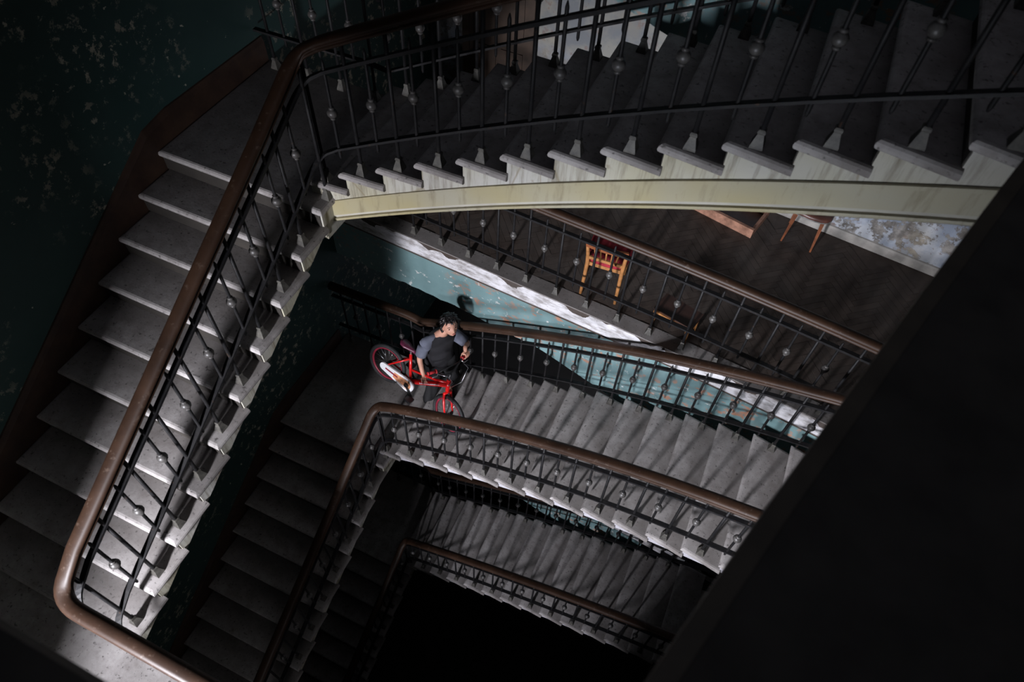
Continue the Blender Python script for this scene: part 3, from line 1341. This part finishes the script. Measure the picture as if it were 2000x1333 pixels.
# chain guard: plate round the chain wheel, tapering to the rear hub
poly = []
for k in range(15):
    t = math.radians(-80+160*k/14)
    poly.append((.345+.092*math.cos(t), .092*math.sin(t)))
for k in range(11):
    t = math.radians(80+200*k/10)
    poly.append((.0+.052*math.cos(t), .052*math.sin(t)))


def plate(poly, y0, y1):
    m = MB()
    n = len(poly)
    vs = [(x, y0, z) for x, z in poly]+[(x, y1, z) for x, z in poly]
    fs = [tuple(range(n)), tuple(range(n, 2*n))[::-1]]+[(k, n+k, n+(k+1) % n, (k+1) % n) for k in range(n)]
    return m.add(vs, fs)


cg = bpart(plate(poly, -.058, -.076), 'chain_guard', 'white_plastic', None, False)
pr = [(.12+(.0)*k, 0) for k in range(0)]
pr = []
for k in range(13):
    t = math.radians(-78+156*k/12)
    pr.append((.335+.066*math.cos(t), .066*math.sin(t)))
pr += [(.15, .038), (.15, -.038)]
bpart(plate(pr, -.075, -.0775), 'guard_print', 'orange_print', cg, False)
bpart(plate([(.03, .012), (.21, .018), (.21, -.004), (.03, -.008)], -.076, -.079), 'guard_slot', 'red_rim', cg, False)
bpart(plate([(.22, -.035), (.30, -.05), (.36, -.052), (.36, -.04), (.30, -.038)], -.077, -.080), 'guard_stripe', 'white_plastic', cg, False)
m = MB()
m.tube([(.345, -.05, 0), (.345, -.095, 0)], .028, 12)
m.bar((.345, -.092, 0), (.47, -.10, -.085), .022, .012)
bpart(m, 'crank', 'black_plastic', None, False)
m = MB()
m.tube([(.345, .05, 0), (.345, .08, 0)], .02, 10)
m.bar((.345, .075, 0), (.22, .08, .085), .022, .012)
bpart(m, 'crank', 'black_plastic', None, False)
bpart(MB().box((.425, -.19, -.10), (.515, -.105, -.072)), 'pedal', 'black_plastic', None, False)
bpart(MB().box((.175, .085, .072), (.265, .17, .10)), 'pedal', 'black_plastic', None, False)


def bike_pt(x, y, z):
    return BK @ (V((x, y, z))*S_)


def bike_steer_pt(x, y, z):
    return BK @ ((STEER @ V((x, y, z)))*S_)


# ------------------------------------------------------------------ person


def skin_mesh(nodes, edges, root, levels=2):
    names = list(nodes)
    me = bpy.data.meshes.new('tmp')
    me.from_pydata([tuple(nodes[k][0]) for k in names], [(names.index(a), names.index(b)) for a, b in edges], [])
    o = bpy.data.objects.new('tmp', me)
    COL.objects.link(o)
    md = o.modifiers.new('s', 'SKIN')
    md.use_smooth_shade = True
    for k, nme in enumerate(names):
        sv = me.skin_vertices[0].data[k]
        r = nodes[nme][1]
        sv.radius = (r, r)
        sv.use_root = nme == root
    su = o.modifiers.new('u', 'SUBSURF')
    su.levels = su.render_levels = levels
    dg = bpy.context.evaluated_depsgraph_get()
    ev = o.evaluated_get(dg)
    t = ev.to_mesh()
    vs = [v.co.copy() for v in t.vertices]
    fs = [tuple(p.vertices) for p in t.polygons]
    ev.to_mesh_clear()
    bpy.data.objects.remove(o)
    bpy.data.meshes.remove(me)
    return vs, fs


LFT = V((.60, .80, 0)).normalized()        # the person's left
FWD = V((.80, -.60, 0)).normalized()       # facing
hR = bike_pt(.50, -.0, .185)
hL = bike_steer_pt(.648, .245, .612)
wR = hR+V((-.055, .03, .085))
wL = hL+V((-.03, .06, .075))
J = {
    'pelvis': (V((.40, 1.07, -3.34)), .115), 'waist': (V((.405, 1.07, -3.18)), .105), 'chest': (V((.425, 1.06, -3.02)), .12),
    'nb': (V((.455, 1.055, -2.91)), .058), 'neck': (V((.49, 1.045, -2.82)), .048), 'hd': (V((.535, 1.045, -2.73)), .055),
    'shR': (V((.335, .905, -2.965)), .052), 'elR': (V((.275, .82, -3.185)), .038), 'wrR': (wR, .027), 'paR': (hR+V((-.02, .01, .035)), .024),
    'shL': (V((.515, 1.185, -3.015)), .048), 'elL': (V((.69, 1.25, -3.17)), .036), 'wrL': (wL, .027), 'paL': (hL+V((-.008, .02, .028)), .024),
    'hpR': (V((.345, 1.0, -3.42)), .09), 'knR': (V((.365, .93, -3.80)), .06), 'anR': (V((.315, .86, -4.13)), .04), 'toR': (V((.40, .76, -4.17)), .035),
    'hpL': (V((.465, 1.12, -3.42)), .09), 'knL': (V((.545, 1.09, -3.72)), .06), 'anL': (V((.47, 1.11, -3.985)), .04), 'toL': (V((.56, 1.02, -4.025)), .033),
}
E_ = [('pelvis', 'waist'), ('waist', 'chest'), ('chest', 'nb'), ('nb', 'neck'), ('neck', 'hd'), ('nb', 'shR'), ('shR', 'elR'), ('elR', 'wrR'), ('wrR', 'paR'),
      ('nb', 'shL'), ('shL', 'elL'), ('elL', 'wrL'), ('wrL', 'paL'), ('pelvis', 'hpR'), ('hpR', 'knR'), ('knR', 'anR'), ('anR', 'toR'),
      ('pelvis', 'hpL'), ('hpL', 'knL'), ('knL', 'anL'), ('anL', 'toL')]
bv, bf = skin_mesh(J, E_, 'pelvis')
body = MB().add(bv, bf)
# head
HC = V((.572, 1.045, -2.655))
hf = V((.76, -.58, .34)).normalized()
hl = V((0, 0, 1)).cross(hf).normalized()
hu = hf.cross(hl).normalized()


def hp(a, b, c):
    return HC+(hl*a+hf*b+hu*c)*1.1


def head_shape(a, b, c):
    """unit direction (left, forward, up) -> point of the head"""
    w_, d_, h_ = .074, .094, .114
    if c < 0:
        w_ *= 1-.30*(-c)**1.4
        d_ *= 1-.10*(-c)
        if b < 0:
            d_ *= 1-.35*(-c)
    x, y, z = a*w_, b*d_, c*h_
    if b > 0:
        y -= .012*math.exp(-((c-.05)/.12)**2)*math.exp(-((abs(a)-.45)/.2)**2)       # eye sockets
        y += .026*math.exp(-((c+.20)/.16)**2)*math.exp(-(a/.13)**2)*b                # nose
        y += .007*math.exp(-((c+.52)/.09)**2)*math.exp(-(a/.25)**2)                  # lips
        y += .010*math.exp(-((c+.85)/.15)**2)*math.exp(-(a/.3)**2)                   # chin
    return hp(x, y, z)


nu, nv = 40, 28
vs, fs = [], []
for i in range(nv+1):
    t = math.pi*i/nv
    for j in range(nu):
        f = 2*math.pi*j/nu
        vs.append(head_shape(math.sin(t)*math.sin(f), math.sin(t)*math.cos(f), math.cos(t)))
for i in range(nv):
    for j in range(nu):
        fs.append((i*nu+j, i*nu+(j+1) % nu, (i+1)*nu+(j+1) % nu, (i+1)*nu+j))
body.add(vs, fs)
for sd in (-1, 1):                         # ears
    e = MB().ball((0, 0, 0), 1, 10, 8)
    body.add([hp(sd*(.074+.012*v.x), -.008+.018*v.y, -.005+.032*v.z) for v in e.v], e.f)


def hand(h, w, axis, side):
    """palm and five bent fingers closed round a bar through h along axis"""
    axis = axis.normalized()
    back = (w-h).normalized()
    ov = axis.cross(back).normalized()*side
    for k, (t, L) in enumerate(((-.030, .95), (-.010, 1.05), (.010, 1.0), (.030, .85))):
        base = h+axis*t+back*.028+ov*.004
        pts = [base-ov*.012+back*.012, base+ov*.024+back*.004, base+ov*.036*L-back*.026, base+ov*.016*L-back*.05, base-ov*.008-back*.047]
        body.tube(pts, [.0092, .0095, .009, .0085, .006], 7)
    th = h+axis*(-.034*1)+back*.03
    body.tube([w+(h-w)*.45+axis*-.02, th-ov*.02, th-ov*.034-back*.03, th-ov*.018-back*.052], [.011, .012, .0105, .007], 7)
    p = MB().ball((0, 0, 0), 1, 10, 7)
    body.add([h+back*(.036+.03*v.x)+axis*.044*v.y+ov*.016*v.z for v in p.v], p.f)


mt_dir = (BK.to_3x3() @ V((.35, 0, .295)))
hand(hR, wR, mt_dir, 1)
hand(hL, wL, (bike_steer_pt(.64, .29, .6)-bike_steer_pt(.656, .19, .6)), 1)
FOOT = V((.37, .98, -4.21))
person = MB()
pme = mesh('person', [v-FOOT for v in body.v], body.f, True)
person = obj('person', pme, 'skin', None, FOOT)
tag(person, 'person in a black shirt with grey sleeves carrying a red bicycle', 'person')


def ppart(mb, name, mat, smooth=True, parent=None):
    mb.v = [v-FOOT for v in mb.v]
    return mb.build(name, mat, parent or person, smooth, world_coords=False)


# shirt: elliptical rings facing FWD
ring = []
for c, w_, d_ in ((V((.40, 1.06, -3.47)), .175, .128), (V((.40, 1.065, -3.36)), .172, .128), (V((.405, 1.065, -3.20)), .165, .122),
                  (V((.42, 1.06, -3.05)), .180, .128), (V((.437, 1.055, -2.955)), .188, .124), (V((.452, 1.052, -2.905)), .150, .112),
                  (V((.470, 1.05, -2.866)), .092, .092), (V((.480, 1.048, -2.842)), .070, .070)):
    ring.append([c+LFT*(w_*math.cos(t))+FWD*(d_*math.sin(t)) for t in [2*math.pi*k/28 for k in range(28)]])
ppart(grid_loft(ring, False), 'shirt', 'black_cotton')
for q, sgn in ((('shR', 'elR'), -1), (('shL', 'elL'), 1)):
    a, b = J[q[0]][0], J[q[1]][0]
    n0 = V((.455, 1.05, -2.895))+LFT*sgn*.05
    end = a+(b-a)*.76
    pts = fillet([n0, a+LFT*sgn*.012+V((0, 0, .012)), end], {1: .11}, 8)
    rr = [.045+.03*min(1, k/4) if k < 6 else .075-.006*(k-6)/4 for k in range(len(pts))]
    m = MB().tube(pts+[end-(b-a)*.01], rr+[.058], 16)
    ppart(m, 'sleeve', 'grey_cotton')
# dark piping of the raglan seam
# trousers
ring = []
for c, w_, d_ in ((V((.40, 1.065, -3.32)), .150, .112), (V((.40, 1.065, -3.40)), .165, .120), (V((.405, 1.06, -3.50)), .165, .118)):
    ring.append([c+LFT*(w_*math.cos(t))+FWD*(d_*math.sin(t)) for t in [2*math.pi*k/20 for k in range(20)]])
m = grid_loft(ring)
for s_ in 'RL':
    h_, k_, a_ = J['hp'+s_][0], J['kn'+s_][0], J['an'+s_][0]
    m.tube([h_+V((0, 0, .02)), h_+(k_-h_)*.5, k_, k_+(a_-k_)*.5, a_+V((0, 0, .03)), a_+V((0, 0, -.01))], [.105, .095, .08, .074, .072, .068], 14)
ppart(m, 'trousers', 'black_trouser')
for s_ in 'RL':
    a_, t_ = J['an'+s_][0], J['to'+s_][0]
    d = V((t_.x-a_.x, t_.y-a_.y, 0)).normalized()
    sd = V((-d.y, d.x, 0))
    z0 = -4.208 if s_ == 'R' else -4.058
    rings = []
    for u, w_, h_ in ((-.07, .02, .05), (-.05, .036, .085), (.02, .040, .085), (.09, .047, .06), (.16, .042, .045), (.19, .02, .03)):
        c = V((a_.x, a_.y, z0))+d*u
        rings.append([c-sd*w_, c+sd*w_, c+sd*w_*.9+V((0, 0, h_*.7)), c+V((0, 0, h_)), c-sd*w_*.9+V((0, 0, h_*.7))])
    ppart(grid_loft(rings), 'shoe', 'shoe_black')
# face
m = MB()
for sd in (-1, 1):
    e = MB().ball((0, 0, 0), 1, 10, 6)
    m.add([hp(sd*.031+.014*v.x, .0745+.005*v.y, .006+.0065*v.z) for v in e.v], e.f)
ppart(m, 'eyes', 'eye_dark')
m = MB()
for sd in (-1, 1):
    m.tube([hp(sd*.012, .084, .024), hp(sd*.032, .082, .030), hp(sd*.05, .068, .026)], [.003, .004, .002], 6)
ppart(m, 'eyebrows', 'hair_black')
e = MB().ball((0, 0, 0), 1, 10, 6)
ppart(MB().add([hp(.022*v.x, .087+.006*v.y, -.058+.0065*v.z) for v in e.v], e.f), 'mouth', 'lips')
# hair: cap plus tufts
m = MB()
vs, fs = [], []
nu, nv = 32, 16
for i in range(nv+1):
    for j in range(nu):
        f = 2*math.pi*j/nu
        bf_ = math.cos(f)
        tmax = math.radians(50 if bf_ > .75 else 50+(0.75-bf_)*66 if bf_ > -.1 else 118)
        t = tmax*i/nv
        a, b, c = math.sin(t)*math.sin(f), math.sin(t)*math.cos(f), math.cos(t)
        g = 1.14+.03*math.sin(9*f+5*t)
        vs.append(hp(a*.078*g, b*.098*g-.004, c*.118*g+.004))
for i in range(nv):
    for j in range(nu):
        fs.append((i*nu+j, i*nu+(j+1) % nu, (i+1)*nu+(j+1) % nu, (i+1)*nu+j))
m.add(vs, fs)
rnd = random.Random(11)
for k in range(190):
    f = rnd.uniform(0, 2*math.pi)
    t = math.radians(rnd.uniform(5, 44 if math.cos(f) > .45 else 70 if math.cos(f) > .1 else 112))
    a, b, c = math.sin(t)*math.sin(f), math.sin(t)*math.cos(f), math.cos(t)
    p0 = hp(a*.080, b*.100, c*.120)
    out = (hl*a+hf*b+hu*c)
    flow = (V((0, 0, -1))-out*(-out.z)).normalized() if t > .3 else hf
    L = rnd.uniform(.03, .06)
    side = hl*rnd.uniform(-.4, .4)
    m.tube([p0, p0+out*.016+(flow+side)*L*.5, p0+out*.014+(flow+side)*L], [.013, .010, .001], 5)
ppart(m, 'hair', 'hair_black')
